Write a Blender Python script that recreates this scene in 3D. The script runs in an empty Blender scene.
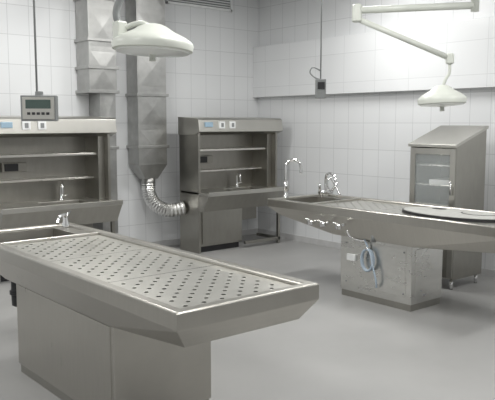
import bpy, bmesh, math
from mathutils import Vector, Matrix
scene=bpy.context.scene
scene.view_settings.view_transform='Standard'

# ---------------- materials ----------------
def newmat(name):
    m=bpy.data.materials.new(name); m.use_nodes=True
    nt=m.node_tree; b=nt.nodes['Principled BSDF']
    return m,nt,b
def plain(name,col,rough=0.5,metal=0.0,var=0.06,scale=8.0,detail=4):
    m,nt,b=newmat(name)
    n=nt.nodes.new('ShaderNodeTexNoise'); n.inputs['Scale'].default_value=scale; n.inputs['Detail'].default_value=detail
    tc=nt.nodes.new('ShaderNodeTexCoord'); nt.links.new(tc.outputs['Object'],n.inputs['Vector'])
    r=nt.nodes.new('ShaderNodeValToRGB')
    r.color_ramp.elements[0].position=.3; r.color_ramp.elements[1].position=.7
    r.color_ramp.elements[0].color=[c*(1-var) for c in col]+[1]
    r.color_ramp.elements[1].color=[min(1,c*(1+var)) for c in col]+[1]
    nt.links.new(n.outputs['Fac'],r.inputs['Fac']); nt.links.new(r.outputs['Color'],b.inputs['Base Color'])
    b.inputs['Roughness'].default_value=rough; b.inputs['Metallic'].default_value=metal
    return m
def steel(name,col,rough=.32,stretch=(1,14,1),var=.06):
    m,nt,b=newmat(name)
    tc=nt.nodes.new('ShaderNodeTexCoord'); mp=nt.nodes.new('ShaderNodeMapping')
    mp.inputs['Scale'].default_value=stretch
    nt.links.new(tc.outputs['Object'],mp.inputs['Vector'])
    n=nt.nodes.new('ShaderNodeTexNoise'); n.inputs['Scale'].default_value=6; n.inputs['Detail'].default_value=3
    nt.links.new(mp.outputs['Vector'],n.inputs['Vector'])
    n2=nt.nodes.new('ShaderNodeTexNoise'); n2.inputs['Scale'].default_value=1.6; n2.inputs['Detail'].default_value=2
    nt.links.new(tc.outputs['Object'],n2.inputs['Vector'])
    mx=nt.nodes.new('ShaderNodeMath'); mx.operation='ADD'
    nt.links.new(n.outputs['Fac'],mx.inputs[0]); nt.links.new(n2.outputs['Fac'],mx.inputs[1])
    r=nt.nodes.new('ShaderNodeMapRange'); r.inputs['From Min'].default_value=.6; r.inputs['From Max'].default_value=1.4
    r.inputs['To Min'].default_value=rough-.03; r.inputs['To Max'].default_value=rough+.04
    nt.links.new(mx.outputs[0],r.inputs['Value']); nt.links.new(r.outputs['Result'],b.inputs['Roughness'])
    cr=nt.nodes.new('ShaderNodeMapRange'); cr.inputs['From Min'].default_value=.6; cr.inputs['From Max'].default_value=1.4
    cr.inputs['To Min'].default_value=1-var; cr.inputs['To Max'].default_value=1+var
    nt.links.new(mx.outputs[0],cr.inputs['Value'])
    vm=nt.nodes.new('ShaderNodeVectorMath'); vm.operation='SCALE'; vm.inputs[0].default_value=col
    nt.links.new(cr.outputs['Result'],vm.inputs['Scale']); nt.links.new(vm.outputs['Vector'],b.inputs['Base Color'])
    b.inputs['Metallic'].default_value=1
    bp=nt.nodes.new('ShaderNodeBump'); bp.inputs['Strength'].default_value=.06; bp.inputs['Distance'].default_value=.02
    nt.links.new(n2.outputs['Fac'],bp.inputs['Height']); nt.links.new(bp.outputs['Normal'],b.inputs['Normal'])
    return m
def tile(name,axis,col,grout,bw,bh,rough=.22):
    m,nt,b=newmat(name)
    g=nt.nodes.new('ShaderNodeNewGeometry'); s=nt.nodes.new('ShaderNodeSeparateXYZ'); c=nt.nodes.new('ShaderNodeCombineXYZ')
    nt.links.new(g.outputs['Position'],s.inputs[0])
    nt.links.new(s.outputs[axis],c.inputs[0]); nt.links.new(s.outputs['Z'],c.inputs[1])
    t=nt.nodes.new('ShaderNodeTexBrick'); t.offset=0; t.squash=1
    t.inputs['Scale'].default_value=1; t.inputs['Mortar Size'].default_value=.0038; t.inputs['Mortar Smooth'].default_value=.2
    t.inputs['Brick Width'].default_value=bw; t.inputs['Row Height'].default_value=bh
    t.inputs['Color1'].default_value=col+(1,); t.inputs['Color2'].default_value=tuple(x*.975 for x in col)+(1,)
    t.inputs['Mortar'].default_value=grout+(1,)
    nt.links.new(c.outputs[0],t.inputs['Vector']); nt.links.new(t.outputs['Color'],b.inputs['Base Color'])
    b.inputs['Roughness'].default_value=rough
    return m

M_st=steel('stainless_steel',(.45,.435,.40),.30)
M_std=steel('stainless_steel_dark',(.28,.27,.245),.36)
M_stl=steel('stainless_steel_bright',(.62,.605,.57),.28)
M_top=steel('stainless_deck',(.60,.59,.55),.32,(1,3,1),.05)
M_ws=steel('stainless_workstation',(.36,.35,.32),.31,(3,1,1),.08)
M_wsi=steel('stainless_interior',(.31,.30,.275),.36,(3,1,1),.08)
M_ped=steel('stainless_pedestal',(.60,.595,.57),.28,(1,1,3),.1)
M_hood=steel('stainless_hood',(.53,.52,.485),.33,(1,1,1),.06)
M_galv=steel('galvanised_steel',(.42,.42,.41),.38,(1.5,1.5,1.5),.2)
M_foil=plain('flex_foil',(.76,.76,.75),.28,1.0)
M_chrome=plain('chrome',(.8,.8,.8),.12,1.0,.02)
M_black=plain('black_plastic',(.015,.015,.017),.4)
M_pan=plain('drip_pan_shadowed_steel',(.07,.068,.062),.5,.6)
M_cream=plain('lamp_enamel',(.60,.62,.57),.35,0,.03)
M_white=plain('white_plastic',(.75,.76,.76),.4)
M_blue=plain('blue_hose',(.40,.48,.56),.35)
M_bluelab=plain('blue_label',(.30,.42,.52),.4)
M_grey=plain('grey_plastic',(.22,.23,.23),.5)
M_plate=plain('dissecting_plate',(.42,.42,.40),.5,0.0,.06)
M_lcd=plain('lcd_screen',(.06,.09,.08),.15)
M_floor=plain('epoxy_floor',(.315,.313,.308),.36,0,.09,1.1,6)
M_tileB=tile('wall_tile_back','X',(.71,.72,.73),(.54,.55,.56),.25,.33)
M_tileR=tile('wall_tile_right','Y',(.71,.72,.73),(.54,.55,.56),.25,.33)
M_sof=tile('soffit_panel','Y',(.72,.73,.74),(.60,.61,.62),.5,.36,.2)
M_ceil=plain('ceiling_paint',(.75,.755,.76),.8,0,.02)
M_trim=plain('floor_trim',(.5,.5,.5),.5)
mg,nt,b=newmat('clear_glass'); b.inputs['Base Color'].default_value=(.85,.9,.9,1); b.inputs['Roughness'].default_value=.05
b.inputs['Alpha'].default_value=.18; M_glass=mg
me,nt,b=newmat('luminaire_diffuser'); b.inputs['Emission Color'].default_value=(1,1,.98,1); b.inputs['Emission Strength'].default_value=3
M_emit=me
ml,nt,b=newmat('lamp_lens'); b.inputs['Base Color'].default_value=(.8,.82,.8,1); b.inputs['Roughness'].default_value=.2; M_lens=ml

# ---------------- helpers ----------------
class Thing:
    def __init__(s,name,loc):
        s.o=Vector(loc); s.e=bpy.data.objects.new(name,None); s.e.location=s.o; s.e.empty_display_size=.1
        scene.collection.objects.link(s.e)
    def mesh(s,name,verts,faces,mat,smooth=False,bevel=0):
        me=bpy.data.meshes.new(name)
        me.from_pydata([tuple(Vector(v)-s.o) for v in verts],[],faces)
        bm=bmesh.new(); bm.from_mesh(me)
        bmesh.ops.remove_doubles(bm,verts=bm.verts,dist=1e-5)
        bmesh.ops.recalc_face_normals(bm,faces=bm.faces)
        for f in bm.faces: f.smooth=smooth
        bm.to_mesh(me); bm.free()
        me.materials.append(mat)
        ob=bpy.data.objects.new(name,me); scene.collection.objects.link(ob); ob.parent=s.e
        if bevel:
            md=ob.modifiers.new('bevel','BEVEL'); md.width=bevel; md.segments=2; md.limit_method='ANGLE'
        return ob
    def box(s,name,x0,x1,y0,y1,z0,z1,mat,bevel=.003):
        v=[(x,y,z) for z in (z0,z1) for y in (y0,y1) for x in (x0,x1)]
        f=[(0,1,3,2),(4,5,7,6),(0,1,5,4),(2,3,7,6),(0,2,6,4),(1,3,7,5)]
        return s.mesh(name,v,f,mat,False,bevel)
    def prism(s,name,x0,x1,prof,mat,bevel=.003):
        n=len(prof); V=[(x0,p[0],p[1]) for p in prof]+[(x1,p[0],p[1]) for p in prof]
        F=[tuple(range(n)),tuple(range(n,2*n))]+[(k,(k+1)%n,n+(k+1)%n,n+k) for k in range(n)]
        return s.mesh(name,V,F,mat,False,bevel)
    def tube(s,name,pts,r,mat,seg=12,smooth_path=True,corr=0):
        pts=[Vector(p) for p in pts]
        if smooth_path and len(pts)>2:
            q=[]
            P=[pts[0]*2-pts[1]]+pts+[pts[-1]*2-pts[-2]]
            N=8
            for i in range(1,len(P)-2):
                for k in range(N):
                    t=k/N; a,b_,c,d=P[i-1],P[i],P[i+1],P[i+2]
                    q.append(.5*((2*b_)+(c-a)*t+(2*a-5*b_+4*c-d)*t*t+(-a+3*b_-3*c+d)*t**3))
            q.append(pts[-1]); pts=q
        verts=[];faces=[]
        up=None
        for i,p in enumerate(pts):
            t=(pts[min(i+1,len(pts)-1)]-pts[max(i-1,0)]).normalized()
            if up is None: up=t.orthogonal().normalized()
            else: up=(up-t*up.dot(t)).normalized()
            w=t.cross(up)
            rr=r*(1+(corr if i%2 else -corr))
            for k in range(seg):
                a=2*math.pi*k/seg
                verts.append(p+(up*math.cos(a)+w*math.sin(a))*rr)
        for i in range(len(pts)-1):
            for k in range(seg):
                faces.append((i*seg+k,i*seg+(k+1)%seg,(i+1)*seg+(k+1)%seg,(i+1)*seg+k))
        faces.append(tuple(range(seg))); faces.append(tuple(range((len(pts)-1)*seg,len(pts)*seg)))
        return s.mesh(name,verts,faces,mat,not corr)
    def rod(s,name,a,b,r,mat,seg=16): return s.tube(name,[a,b],r,mat,seg,False)
    def lathe(s,name,c,prof,mat,seg=40,tilt=None):
        c=Vector(c); verts=[];faces=[]
        for (r,z) in prof:
            for k in range(seg):
                a=2*math.pi*k/seg
                v=Vector((r*math.cos(a),r*math.sin(a),z))
                if tilt is not None: v=tilt@v
                verts.append(c+v)
        for i in range(len(prof)-1):
            for k in range(seg):
                faces.append((i*seg+k,i*seg+(k+1)%seg,(i+1)*seg+(k+1)%seg,(i+1)*seg+k))
        faces.append(tuple(range(seg))); faces.append(tuple(range((len(prof)-1)*seg,len(prof)*seg)))
        ob=s.mesh(name,verts,faces,mat,True)
        md=ob.modifiers.new('e','EDGE_SPLIT'); md.split_angle=math.radians(35)
        return ob
def solo(name,x0,x1,y0,y1,z0,z1,mat,bevel=0):
    t=Thing.__new__(Thing); t.o=Vector(((x0+x1)/2,(y0+y1)/2,(z0+z1)/2)); t.e=None
    ob=t.box(name,x0,x1,y0,y1,z0,z1,mat,bevel); ob.location=t.o
    return ob

# ---------------- room ----------------
XR,YB,ZC=6.7,7.77,3.5
XL,YF=-2.2,-3.0
solo('floor',XL-.1,XR+.1,YF-.1,YB+.1,-.1,0,M_floor)
solo('ceiling',XL-.1,XR+.1,YF-.1,YB+.1,ZC,ZC+.1,M_ceil)
solo('wall_back',XL-.1,XR+.1,YB,YB+.1,0,ZC,M_tileB)
solo('wall_right',XR,XR+.1,YF,YB,0,ZC,M_tileR)
solo('wall_left',XL-.1,XL,YF,YB,0,ZC,M_tileR)
solo('wall_front',XL-.1,XR+.1,YF-.1,YF,0,ZC,M_tileB)
solo('trim_soffit',XR-.10,XR,YF,YB,2.02,2.74,M_sof,.004)
solo('baseboard_back',XL,XR,YB-.012,YB,0,.08,M_trim)
solo('baseboard_right',XR-.012,XR,YF,YB-.012,0,.08,M_trim)

v=Thing('ventilation_grille',(5.6,YB-.02,3.32))
v.box('frame_top',5.1,6.2,YB-.03,YB,3.40,3.43,M_white); v.box('frame_bottom',5.1,6.2,YB-.03,YB,3.2,3.23,M_white)
v.box('frame_left',5.1,5.13,YB-.03,YB,3.2,3.43,M_white); v.box('frame_right',6.17,6.2,YB-.03,YB,3.2,3.43,M_white)
v.box('back',5.12,6.18,YB-.006,YB-.001,3.22,3.41,M_grey)
for i in range(5): v.box('slat_%d'%i,5.12,6.18,YB-.025,YB-.008,3.245+i*.033,3.257+i*.033,M_white,0)

# ---------------- ceiling luminaires ----------------
for (x,y) in [(0,0.0),(3.2,0.0),(0,3.2),(3.2,3.2),(0,6.0),(3.2,6.2),(5.4,1.6),(5.4,5.0)]:
    t=Thing('ceiling_light',(x,y,ZC))
    t.box('housing',x-.62,x+.62,y-.17,y+.17,ZC-.07,ZC,M_white)
    t.box('diffuser',x-.58,x+.58,y-.14,y+.14,ZC-.08,ZC-.071,M_emit)
    l=bpy.data.lights.new('tube_light','AREA'); l.shape='RECTANGLE'; l.size=1.15; l.size_y=.28; l.color=(1,.995,.97)
    l.energy=44 if y<=0 else 45
    o=bpy.data.objects.new('tube_light',l); scene.collection.objects.link(o); o.parent=t.e; o.location=(0,0,-.09)

# ---------------- autopsy tables ----------------
def faucet_goose(T,x,y,z,h,reach,dirx,diry,r=.012,pre='faucet'):
    d=Vector((dirx,diry,0)).normalized()
    b=Vector((x,y,z))
    T.lathe(pre+'_base',b,[(.03,0),(.03,.015),(.02,.03),(.018,.07)],M_chrome,20)
    pts=[b+Vector((0,0,.05)),b+Vector((0,0,h-reach*.5))]
    for k in range(1,6):
        a=math.pi*k/6
        pts.append(b+Vector((0,0,h-reach*.5))+d*(reach*.5*(1-math.cos(a)))+Vector((0,0,reach*.5*math.sin(a))))
    pts.append(b+d*reach+Vector((0,0,h-reach*.5))); pts.append(b+d*reach+Vector((0,0,h-reach*.5-.06)))
    T.tube(pre+'_neck',pts,r,M_chrome,12)
    s=Vector((-d.y,d.x,0))
    T.rod(pre+'_lever',b+Vector((0,0,.05)),b+Vector((0,0,.06))+s*.08,.008,M_chrome)

def table(x0,yn,yf,pn,pf,pxi,pxr,w=.84,second=False):
    x1=x0+w; T=Thing('autopsy_table',((x0+x1)/2,(yn+yf)/2,0))
    zt=.87
    def loop(ix,iy,zs,iyf=None):
        a,b=x0+ix,x1-ix; iyf=iy if iyf is None else iyf
        ys=[yn+iy,pn-.05,pf+.05,yf-iyf]
        if isinstance(zs,(int,float)): zs=[zs]*4
        return [(a,ys[i],zs[i]) for i in range(4)]+[(b,ys[i],zs[i]) for i in (3,2,1,0)]
    zb=[.69,.63,.63,.70] if not second else [.66,.59,.59,.70]
    loops=[loop(.062,.062,.80),loop(.062,.062,zt-.012),loop(.055,.055,zt),loop(.006,.006,zt),loop(0,0,zt-.006),loop(0,0,.79),loop(.08,.06,zb,.12)]
    V=[];F=[]
    for L in loops: V+=L
    for i in range(len(loops)-1):
        for k in range(8):
            F.append((i*8+k,i*8+(k+1)%8,(i+1)*8+(k+1)%8,(i+1)*8+k))
    n=(len(loops)-1)*8
    F+=[(n,n+1,n+6,n+7),(n+1,n+2,n+5,n+6),(n+2,n+3,n+4,n+5)]
    T.mesh('body_rim',V,F,M_st,False,.004)
    ysink=yf-.56
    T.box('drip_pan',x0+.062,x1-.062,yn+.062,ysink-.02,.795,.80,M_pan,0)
    zd=.848; ya=yn+.064; yb=ysink-.03
    xa=x0+.064; xb=x1-.064
    npl=3; L=(yb-ya)/npl; hr=.0118
    for p in range(npl):
        V=[];F=[]
        y0_=ya+p*L+.003; y1_=ya+(p+1)*L-.003
        mx,my=.05,.045
        nx=12; ny=11
        xs=[xa]+[xa+mx+(xb-xa-2*mx)*i/nx for i in range(nx+1)]+[xb]
        ys=[y0_]+[y0_+my+(y1_-y0_-2*my)*i/ny for i in range(ny+1)]+[y1_]
        for i in range(len(xs)-1):
            for j in range(len(ys)-1):
                a,b,c,d=xs[i],xs[i+1],ys[j],ys[j+1]
                inner=0<i<len(xs)-2 and 0<j<len(ys)-2
                k0=len(V)
                if inner and (i+j)%2==0:
                    mxx,myy=(a+b)/2,(c+d)/2
                    out=[(b,myy),(b,d),(mxx,d),(a,d),(a,myy),(a,c),(mxx,c),(b,c)]
                    V+=[(q[0],q[1],zd) for q in out]
                    V+=[(mxx+hr*math.cos(math.pi/4*k),myy+hr*math.sin(math.pi/4*k),zd) for k in range(8)]
                    V+=[(mxx+hr*math.cos(math.pi/4*k),myy+hr*math.sin(math.pi/4*k),zd-.004) for k in range(8)]
                    for k in range(8):
                        F.append((k0+k,k0+(k+1)%8,k0+8+(k+1)%8,k0+8+k))
                        F.append((k0+8+k,k0+8+(k+1)%8,k0+16+(k+1)%8,k0+16+k))
                else:
                    V+=[(a,c,zd),(b,c,zd),(b,d,zd),(a,d,zd)]; F.append((k0,k0+1,k0+2,k0+3))
        T.mesh('perforated_plate_%d'%(p+1),V,F,M_top)
    T.box('divider',x0+.062,x1-.062,ysink-.03,ysink,.80,zt-.004,M_stl)
    def rl(a,b,c,d,z): return [(a,c,z),(b,c,z),(b,d,z),(a,d,z)]
    sx0,sx1,sy0,sy1=x0+.062,x1-.062,ysink,yf-.062
    Ls=[rl(sx0,sx1,sy0,sy1,.852),rl(sx0+.05,sx1-.12,sy0+.03,sy1-.03,.852),rl(sx0+.07,sx1-.14,sy0+.05,sy1-.05,.72)]
    V=sum(Ls,[]);F=[]
    for i in range(2):
        for k in range(4): F.append((i*4+k,i*4+(k+1)%4,(i+1)*4+(k+1)%4,(i+1)*4+k))
    F.append((8,9,10,11))
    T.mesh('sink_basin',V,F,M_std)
    a,b=x0+pxi,x1-pxr
    mp=M_ped if second else M_st
    T.box('pedestal',a,b,pn,pf,.06,.66,mp,.006)
    T.box('pedestal_plinth',a+.01,b-.01,pn+.01,pf-.01,0,.06,M_ws,.003)
    if second:
        T.box('access_panel',a-.004,a+.002,pn+.06,pf-.06,.12,.55,mp,.003)
        T.box('end_panel',a+.05,b-.05,pn-.004,pn+.002,.12,.55,mp,.003)
        k=0
        for yy in (pn+.08,pf-.08):
            for zz in (.15,.52):
                T.rod('panel_screw_%d'%k,(a-.008,yy,zz),(a,yy,zz),.008,M_grey,10); k+=1
    else:
        T.box('access_panel',a-.004,a+.002,pn+.03,pf-.03,.09,.60,mp,.003)
    return T,x1,zt

T1,x1,zt=table(1.56,2.32,5.06,3.10,4.40,.13,.08)
T1.lathe('tap_base',(2.30,4.93,.852),[(.03,0),(.03,.02),(.02,.05),(.02,.09)],M_chrome,20)
T1.tube('tap_spout',[(2.30,4.93,.93),(2.27,4.88,.96),(2.2,4.82,.95),(2.17,4.79,.91)],.012,M_chrome)
T1.rod('tap_lever',(2.30,4.93,.94),(2.36,4.97,.965),.008,M_chrome)
T1.tube('drain_pipe',[(1.85,4.5,.69),(1.79,4.48,.66),(1.74,4.46,.60)],.022,M_black)
T1.lathe('drain_valve',(1.72,4.46,.43),[(.02,0),(.036,.01),(.038,.08),(.048,.085),(.048,.11),(.038,.115),(.036,.19),(.02,.20)],M_black,24)

T2,x12,zt=table(4.75,2.62,5.36,3.62,4.45,.14,.24,second=True)
faucet_goose(T2,4.98,5.325,.865,.40,.16,.7,-.7,.016,'gooseneck')
T2.rod('gooseneck_body',(4.98,5.325,.93),(4.98,5.325,1.04),.022,M_chrome)
T2.rod('mixer_body',(5.36,5.20,.90),(5.56,5.20,.90),.022,M_chrome)
T2.rod('mixer_leg_1',(5.40,5.20,.852),(5.40,5.20,.90),.014,M_chrome)
T2.rod('mixer_leg_2',(5.52,5.20,.852),(5.52,5.20,.90),.014,M_chrome)
T2.tube('mixer_spout',[(5.46,5.2,.90),(5.46,5.2,1.06),(5.45,5.15,1.11),(5.43,5.05,1.09),(5.42,5.02,1.03)],.014,M_chrome)
T2.rod('mixer_handle_1',(5.37,5.2,.90),(5.32,5.16,1.00),.014,M_chrome)
T2.rod('mixer_handle_2',(5.55,5.2,.90),(5.60,5.16,1.00),.014,M_chrome)
T2.tube('rinse_hose',[(5.52,5.2,.90),(5.50,5.22,1.0),(5.53,5.2,1.05),(5.55,5.15,.98),(5.56,5.08,.87)],.010,M_chrome)
for i,yy in enumerate((4.66,4.50,4.30)):
    T2.rod('valve_stem_%d'%i,(4.85,yy,.73),(4.70,yy,.70),.014,M_chrome)
    T2.lathe('valve_knob_%d'%i,(4.69,yy,.675),[(.024,0),(.034,.008),(.034,.04),(.022,.048)],M_chrome,16)
    T2.rod('valve_lever_%d'%i,(4.69,yy,.72),(4.66,yy+.05,.735),.008,M_chrome)
# supply pipework under the body
T2.tube('supply_pipe',[(4.80,4.30,.66),(4.83,4.28,.60),(4.86,4.22,.57),(4.865,4.14,.57),(4.875,4.10,.56)],.012,M_chrome)
pts=[]
for k in range(0,29):
    a=2*math.pi*k/9.0+math.pi/2
    pts.append((4.862-.0035*k/3, 4.08+.065*math.cos(a), .40+.10*math.sin(a)))
T2.tube('rinse_hose_coil',[(4.82,4.15,.70),(4.85,4.13,.6),(4.86,4.08,.5)]+pts+[(4.83,4.0,.35),(4.84,3.97,.22),(4.86,3.98,.16)],.009,M_blue,8)
T2.rod('hose_hook',(4.89,4.08,.51),(4.82,4.08,.51),.01,M_chrome)
T2.box('socket_box',4.862,4.888,4.25,4.35,.36,.42,M_white)
T2.rod('pedestal_cap',(4.83,4.0,.58),(4.83,4.0,.66),.022,M_grey)

def oval(T,name,cx,cy,z0,z1,rx,ry,mat,n=48):
    V=[];F=[]
    for z in (z0,z1):
        for k in range(n):
            a=2*math.pi*k/n; V.append((cx+rx*math.cos(a),cy+ry*math.sin(a),z))
    for k in range(n): F.append((k,(k+1)%n,n+(k+1)%n,n+k))
    F+= [tuple(range(n)),tuple(range(n,2*n))]
    return T.mesh(name,V,F,mat)
D=Thing('dissecting_board',(5.22,3.45,.87))
oval(D,'gasket',5.20,3.42,.8485,.872,.285,.51,M_black)
oval(D,'plate',5.20,3.42,.8486,.876,.272,.495,M_plate)
oval(D,'opening_1',5.33,3.66,.875,.8772,.05,.07,M_black)
oval(D,'opening_2',5.30,3.24,.875,.8772,.12,.16,M_black)
oval(D,'opening_inset',5.30,3.24,.8768,.879,.105,.145,M_plate)

# ---------------- grossing workstations ----------------
def station(x0,x1):
    W=Thing('grossing_workstation',((x0+x1)/2,7.1,0))
    yh,yb=7.0,7.44
    prof=[(yh+.02,0),(yh+.02,.70),(yh+.02,1.56),(yh+.06,1.70),(yb,1.70),(yb,0)]
    W.prism('side_panel_left',x0,x0+.03,prof,M_ws); W.prism('side_panel_right',x1-.10,x1-.07,[(yh+.02,.56),(yh+.02,1.56),(yh+.06,1.70),(yb,1.70),(yb,.56)],M_ws)
    W.box('back_panel',x0+.03,x1-.10,yb-.02,yb,.3,1.70,M_wsi)
    W.box('service_column',x1-.18,x1-.10,yh+.10,yb-.02,.78,1.52,M_ws)
    W.prism('hood',x0-.01,x1,[(yh-.02,1.54),(yh+.0,1.69),(yh+.03,1.71),(yb+.01,1.73),(yb+.01,1.50),(yh+.10,1.50)],M_hood,.004)
    W.box('shelf_upper',x0+.03,x1-.18,yh+.14,yb-.02,1.29,1.315,M_stl)
    W.box('shelf_lower',x0+.03,x1-.18,yh+.22,yb-.02,1.02,1.04,M_stl)
    W.box('socket_strip',x0+.22,x0+.50,yb-.06,yb-.02,1.12,1.22,M_std)
    W.box('socket',x0+.25,x0+.40,yb-.07,yb-.058,1.13,1.21,M_black)
    ct=.78; yf=6.82
    a,b=x0-.0,x1-.04
    sx0,sx1,sy0,sy1=x0+.55,x0+1.05,yf+.10,yh+.26
    W.box('counter_left',a,sx0,yf,yb-.02,ct-.03,ct,M_hood)
    W.box('counter_right',sx1,b,yf,yb-.02,ct-.03,ct,M_hood)
    W.box('counter_front',sx0,sx1,yf,sy0,ct-.03,ct,M_hood)
    W.box('counter_back',sx0,sx1,sy1,yb-.02,ct-.03,ct,M_hood)
    V=[(sx0,sy0,ct-.01),(sx1,sy0,ct-.01),(sx1,sy1,ct-.01),(sx0,sy1,ct-.01),(sx0+.02,sy0+.02,.58),(sx1-.02,sy0+.02,.58),(sx1-.02,sy1-.02,.58),(sx0+.02,sy1-.02,.58)]
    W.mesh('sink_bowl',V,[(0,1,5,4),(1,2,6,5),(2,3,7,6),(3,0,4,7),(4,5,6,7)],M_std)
    W.box('counter_lip',a,b,yf-.015,yf+.01,ct-.04,ct+.015,M_hood,.004)
    W.prism('apron',a+.004,b-.004,[(yf-.01,ct-.03),(yf+.12,.54),(yh+.3,.54),(yh+.3,ct-.035)],M_ws,0)
    W.box('base_cabinet',x0+.03,x0+.72,yh+.04,yb-.02,.08,.56,M_ws)
    W.box('base_door',x0+.06,x0+.69,yh+.025,yh+.04,.11,.53,M_ws)
    W.box('base_plinth',x0+.05,x0+.70,yh+.08,yb-.04,0,.08,M_black)
    W.box('leg_right',x1-.10,x1-.06,yf+.14,yf+.18,0,.55,M_ws)
    W.box('foot_rail',x0+.72,x1-.06,yf+.14,yf+.18,.05,.09,M_ws)
    W.box('foot_rail_side',x1-.10,x1-.06,yf+.17,yb-.02,.05,.09,M_ws)
    faucet_goose(W,x0+.86,yh+.32,ct,.20,.12,-.3,-1,.012,'tap')
    yy=yh-.018
    W.box('label_plate',x0+.08,x0+.2,yy-.008,yy+.02,1.60,1.66,M_bluelab)
    W.box('switch_1',x0+.30,x0+.39,yy-.010,yy+.02,1.58,1.67,M_white)
    W.box('switch_2',x0+.47,x0+.56,yy-.010,yy+.02,1.58,1.67,M_white)
    W.box('switch_1_key',x0+.325,x0+.365,yy-.015,yy-.01,1.60,1.65,M_grey)
    W.box('switch_2_key',x0+.495,x0+.535,yy-.015,yy-.01,1.60,1.65,M_grey)
station(2.51,3.91)
station(5.07,6.47)

# ---------------- ventilation ducts ----------------
def duct(segs,flanges,name='ventilation_duct'):
    D=Thing(name,((segs[0][0]+segs[0][1])/2,7.62,segs[0][3]))
    for i,(a,b,z0,z1,y0) in enumerate(segs):
        D.box('section_%d'%i,a,b,y0,YB-.013,z0,z1,M_galv,.003)
        n=max(1,round((z1-z0)/.5)); h=(z1-z0)/n
        for k in range(n):
            c0,c1=z0+k*h+.03,z0+(k+1)*h-.03; m=((a+b)/2,y0-.012,(c0+c1)/2)
            V=[(a+.02,y0-.001,c0),(b-.02,y0-.001,c0),(b-.02,y0-.001,c1),(a+.02,y0-.001,c1),m]
            D.mesh('crossbreak_%d_%d'%(i,k),V,[(0,1,4),(1,2,4),(2,3,4),(3,0,4)],M_galv)
    for i,(a,b,z,y0) in enumerate(flanges): D.box('flange_%d'%i,a-.022,b+.022,y0-.025,YB-.003,z-.018,z+.018,M_galv,.002)
    return D
d=duct([(3.82,4.18,2.02,3.5,7.44),(3.97,4.18,.30,2.02,7.48)],[(3.82,4.18,3.1,7.44),(3.82,4.18,2.62,7.44),(3.82,4.18,2.30,7.44),(3.82,4.18,2.02,7.44),(3.97,4.18,1.35,7.48)])
d=duct([(4.50,4.92,1.12,3.5,7.50)],[(4.50,4.92,3.2,7.5),(4.50,4.92,2.75,7.5),(4.50,4.92,2.0,7.5),(4.50,4.92,1.35,7.5)])
V=[(4.50,7.5,1.12),(4.92,7.5,1.12),(4.92,7.757,1.12),(4.50,7.757,1.12),(4.62,7.54,.94),(4.80,7.54,.94),(4.80,7.72,.94),(4.62,7.72,.94)]
d.mesh('taper',V,[(0,1,5,4),(1,2,6,5),(2,3,7,6),(3,0,4,7),(4,5,6,7),(0,1,2,3)],M_galv)
d.rod('round_collar',(4.71,7.62,.95),(4.71,7.62,.84),.088,M_galv,24)
d.tube('flexible_hose',[(4.71,7.62,.88),(4.71,7.61,.76),(4.73,7.56,.65),(4.80,7.48,.565),(4.90,7.41,.535),(5.067,7.34,.56)],.088,M_foil,20,True,.05)

# ---------------- surgical lamps ----------------
R=Vector((.767,-.641,0)); 
def lamp_head(T,c,r,tilt):
    T.lathe('lamp_shell',c,[(r*.03,.125),(r*.22,.12),(r*.36,.105),(r*.50,.08),(r*.8,.045),(r*.97,.015),(r,-.005),(r*.98,-.035),(r*.94,-.04)],M_cream,48,tilt=tilt)
    T.lathe('lamp_lens',c,[(r*.92,-.038),(r*.88,-.048),(r*.2,-.060),(r*.02,-.061)],M_lens,40,tilt=tilt)
    T.lathe('lamp_handle',c,[(.024,-.055),(.02,-.065),(.018,-.085),(.022,-.095),(.01,-.10)],M_cream,20,tilt=tilt)
c=Vector((2.315,3.67,2.125)); S=Thing('surgical_lamp',(c.x,c.y,ZC))
lamp_head(S,c,.25,Matrix.Rotation(math.radians(3),3,'Y'))
h=c-R*.20
S.box('yoke_joint',h.x-.035,h.x+.035,h.y-.035,h.y+.035,c.z+.02,c.z+.14,M_cream,.01)
S.tube('yoke_arm',[h+Vector((0,0,.1)),h+Vector((0,0,.2))-R*.02,h+Vector((0,0,.32))+R*.03,h+Vector((0,0,.46))+R*.10],.022,M_grey,14)
S.tube('yoke_bracket',[c+Vector((0,0,.10)),c-R*.08+Vector((0,0,.13)),h+Vector((0,0,.09))],.016,M_cream,12)
S.rod('drop_tube',h+Vector((0,0,.44))+R*.09,Vector((h.x+R.x*.09,h.y+R.y*.09,ZC)),.028,M_grey)
S.lathe('ceiling_rose',(h.x+R.x*.09,h.y+R.y*.09,ZC-.06),[(.06,0),(.11,.03),(.11,.06)],M_cream,30)

A=Vector((5.326,3.365,2.64)); B=Vector((4.56,4.006,2.60)); C=Vector((5.173,3.493,2.20)); c=Vector((5.13,3.53,1.85))
S=Thing('surgical_lamp',(A.x,A.y,ZC))
lamp_head(S,c,.205,Matrix.Rotation(math.radians(-3),3,'X'))
S.rod('ceiling_column',A-Vector((0,0,.05)),Vector((A.x,A.y,ZC)),.035,M_cream,20)
S.lathe('ceiling_rose',(A.x,A.y,ZC-.06),[(.07,0),(.12,.03),(.12,.06)],M_cream,30)
S.rod('upper_arm',A,B,.030,M_cream,18)
S.lathe('elbow_joint',(B.x,B.y,2.50),[(.03,0),(.042,.01),(.042,.14),(.03,.15)],M_cream,24)
S.rod('spring_arm',Vector((B.x,B.y,2.53)),C,.024,M_cream,18)
S.lathe('spring_arm_joint',(C.x,C.y,C.z-.05),[(.025,0),(.036,.01),(.036,.08),(.025,.09)],M_cream,24)
S.tube('lamp_yoke',[C-Vector((0,0,.04)),C-Vector((0,0,.12)),c+R*.03+Vector((0,0,.18)),c+Vector((0,0,.10))],.014,M_cream,12)

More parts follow.
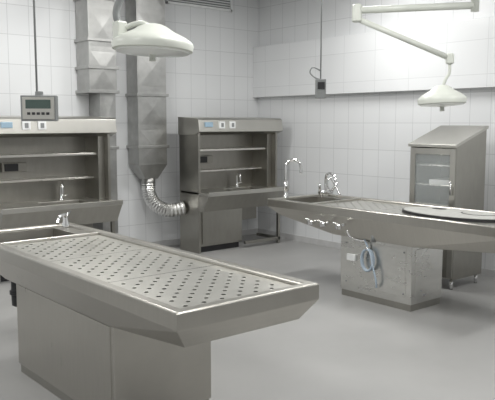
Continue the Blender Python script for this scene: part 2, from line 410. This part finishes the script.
# ---------------- hanging display & pendant ----------------
H=Thing('scale_display',(2.46,5.76,ZC))
H.rod('suspension_rod',(2.46,5.76,1.88),(2.46,5.76,ZC),.009,M_grey,12)
rot=Matrix.Rotation(math.radians(-36),3,'Z')
def rbox(T,name,c,sx,sy,sz,off,mat,bev=.006):
    V=[];c=Vector(c)
    for z in (-1,1):
        for y in (-1,1):
            for x in (-1,1):
                V.append(c+rot@(Vector(off)+Vector((x*sx/2,y*sy/2,z*sz/2))))
    return T.mesh(name,V,[(0,1,3,2),(4,5,7,6),(0,1,5,4),(2,3,7,6),(0,2,6,4),(1,3,7,5)],mat,False,bev)
hc=(2.475,5.75,1.775)
rbox(H,'housing',hc,.30,.09,.22,(0,0,0),M_grey)
rbox(H,'front_bezel',hc,.27,.01,.19,(0,-.048,0),M_hood)
rbox(H,'screen',hc,.21,.008,.075,(0,-.055,.035),M_lcd,0)
for i in range(5): rbox(H,'key_%d'%i,hc,.026,.01,.022,(-.08+i*.04,-.055,-.045),M_black,0)
rbox(H,'bracket',hc,.06,.05,.04,(0,0,.125),M_grey)
H.lathe('ceiling_plate',(2.46,5.76,ZC-.03),[(.03,0),(.05,.01),(.05,.03)],M_grey,20)

Pn=Thing('pendant_socket_box',(5.05,4.9,ZC))
Pn.rod('cable_rod',(5.05,4.9,2.08),(5.05,4.9,ZC),.007,M_grey,10)
rbox(Pn,'socket_housing',(5.05,4.9,1.99),.10,.07,.19,(0,0,0),M_grey)
rbox(Pn,'socket_face',(5.05,4.9,1.99),.07,.01,.07,(0,-.037,.03),M_black,0)
Pn.tube('cable_loop',[(5.05,4.9,2.08),(5.0,4.93,2.10),(4.96,4.96,2.15),(4.98,4.94,2.20),(5.05,4.9,2.17)],.007,M_grey,8)
Pn.lathe('ceiling_plate',(5.05,4.9,ZC-.03),[(.03,0),(.05,.01),(.05,.03)],M_grey,20)

# ---------------- glass-fronted storage cabinet ----------------
K=Thing('instrument_cabinet',(6.1,4.07,0))
kx0,kx1,ky0,ky1=5.85,6.37,3.84,4.38; zf,zb=1.43,1.60
def kprof(name,y0,y1,mat):
    prof=[(kx0,.1),(kx0,zf),(kx1,zb),(kx1,.1)]
    V=[(p[0],y0,p[1]) for p in prof]+[(p[0],y1,p[1]) for p in prof]
    F=[(0,1,2,3),(4,5,6,7)]+[(k,(k+1)%4,4+(k+1)%4,4+k) for k in range(4)]
    K.mesh(name,V,F,mat,False,.003)
kprof('side_near',ky0,ky0+.02,M_ws); kprof('side_far',ky1-.02,ky1,M_ws)
V=[(kx0-.03,ky0-.015,zf-.02),(kx1+.01,ky0-.015,zb-.005),(kx1+.01,ky1+.015,zb-.005),(kx0-.03,ky1+.015,zf-.02)]
V+=[(p[0],p[1],p[2]+.03) for p in V]
K.mesh('sloped_roof',V,[(0,1,2,3),(4,5,6,7),(0,1,5,4),(1,2,6,5),(2,3,7,6),(3,0,4,7)],M_hood,False,.003)
K.box('back',kx1-.02,kx1,ky0+.02,ky1-.02,.1,zb-.02,M_wsi)
for i,z in enumerate((.1,.80,1.02,1.22)): K.box('shelf_%d'%i,kx0+.03,kx1-.02,ky0+.02,ky1-.02,z,z+.015,M_stl)
K.box('door_stile_1',kx0-.012,kx0+.01,ky0+.005,ky0+.065,.12,zf-.03,M_hood)
K.box('door_stile_2',kx0-.012,kx0+.01,ky1-.065,ky1-.005,.12,zf-.03,M_hood)
K.box('door_rail_top',kx0-.012,kx0+.01,ky0+.065,ky1-.065,zf-.09,zf-.03,M_hood)
K.box('door_rail_mid',kx0-.012,kx0+.01,ky0+.065,ky1-.065,.76,.84,M_hood)
K.box('door_lower_panel',kx0-.010,kx0+.008,ky0+.065,ky1-.065,.12,.76,M_ws)
K.box('door_glass',kx0-.002,kx0+.002,ky0+.065,ky1-.065,.84,zf-.09,M_glass,0)
K.rod('door_handle',(kx0-.035,ky0+.035,.95),(kx0-.035,ky0+.035,1.08),.008,M_chrome)
K.rod('door_handle_post',(kx0-.035,ky0+.035,1.0),(kx0-.01,ky0+.035,1.0),.006,M_chrome)
K.box('stored_tray',kx0+.1,kx0+.4,ky0+.1,ky0+.38,1.035,1.08,M_white)
for i,(x,y) in enumerate([(kx0+.04,ky0+.04),(kx1-.04,ky0+.04),(kx0+.04,ky1-.04),(kx1-.04,ky1-.04)]):
    K.rod('foot_%d'%i,(x,y,0),(x,y,.1),.018,M_chrome)

# ---------------- world & camera ----------------
w=bpy.data.worlds.new('world'); scene.world=w; w.use_nodes=True
w.node_tree.nodes['Background'].inputs[0].default_value=(.6,.65,.7,1); w.node_tree.nodes['Background'].inputs[1].default_value=.4
cam=bpy.data.cameras.new('camera'); co=bpy.data.objects.new('camera',cam); scene.collection.objects.link(co)
cam.sensor_width=36; cam.lens=50.25; co.location=(0,0,1.65)
co.rotation_euler=(math.radians(90-6.36),0,math.radians(-39.9)); scene.camera=co
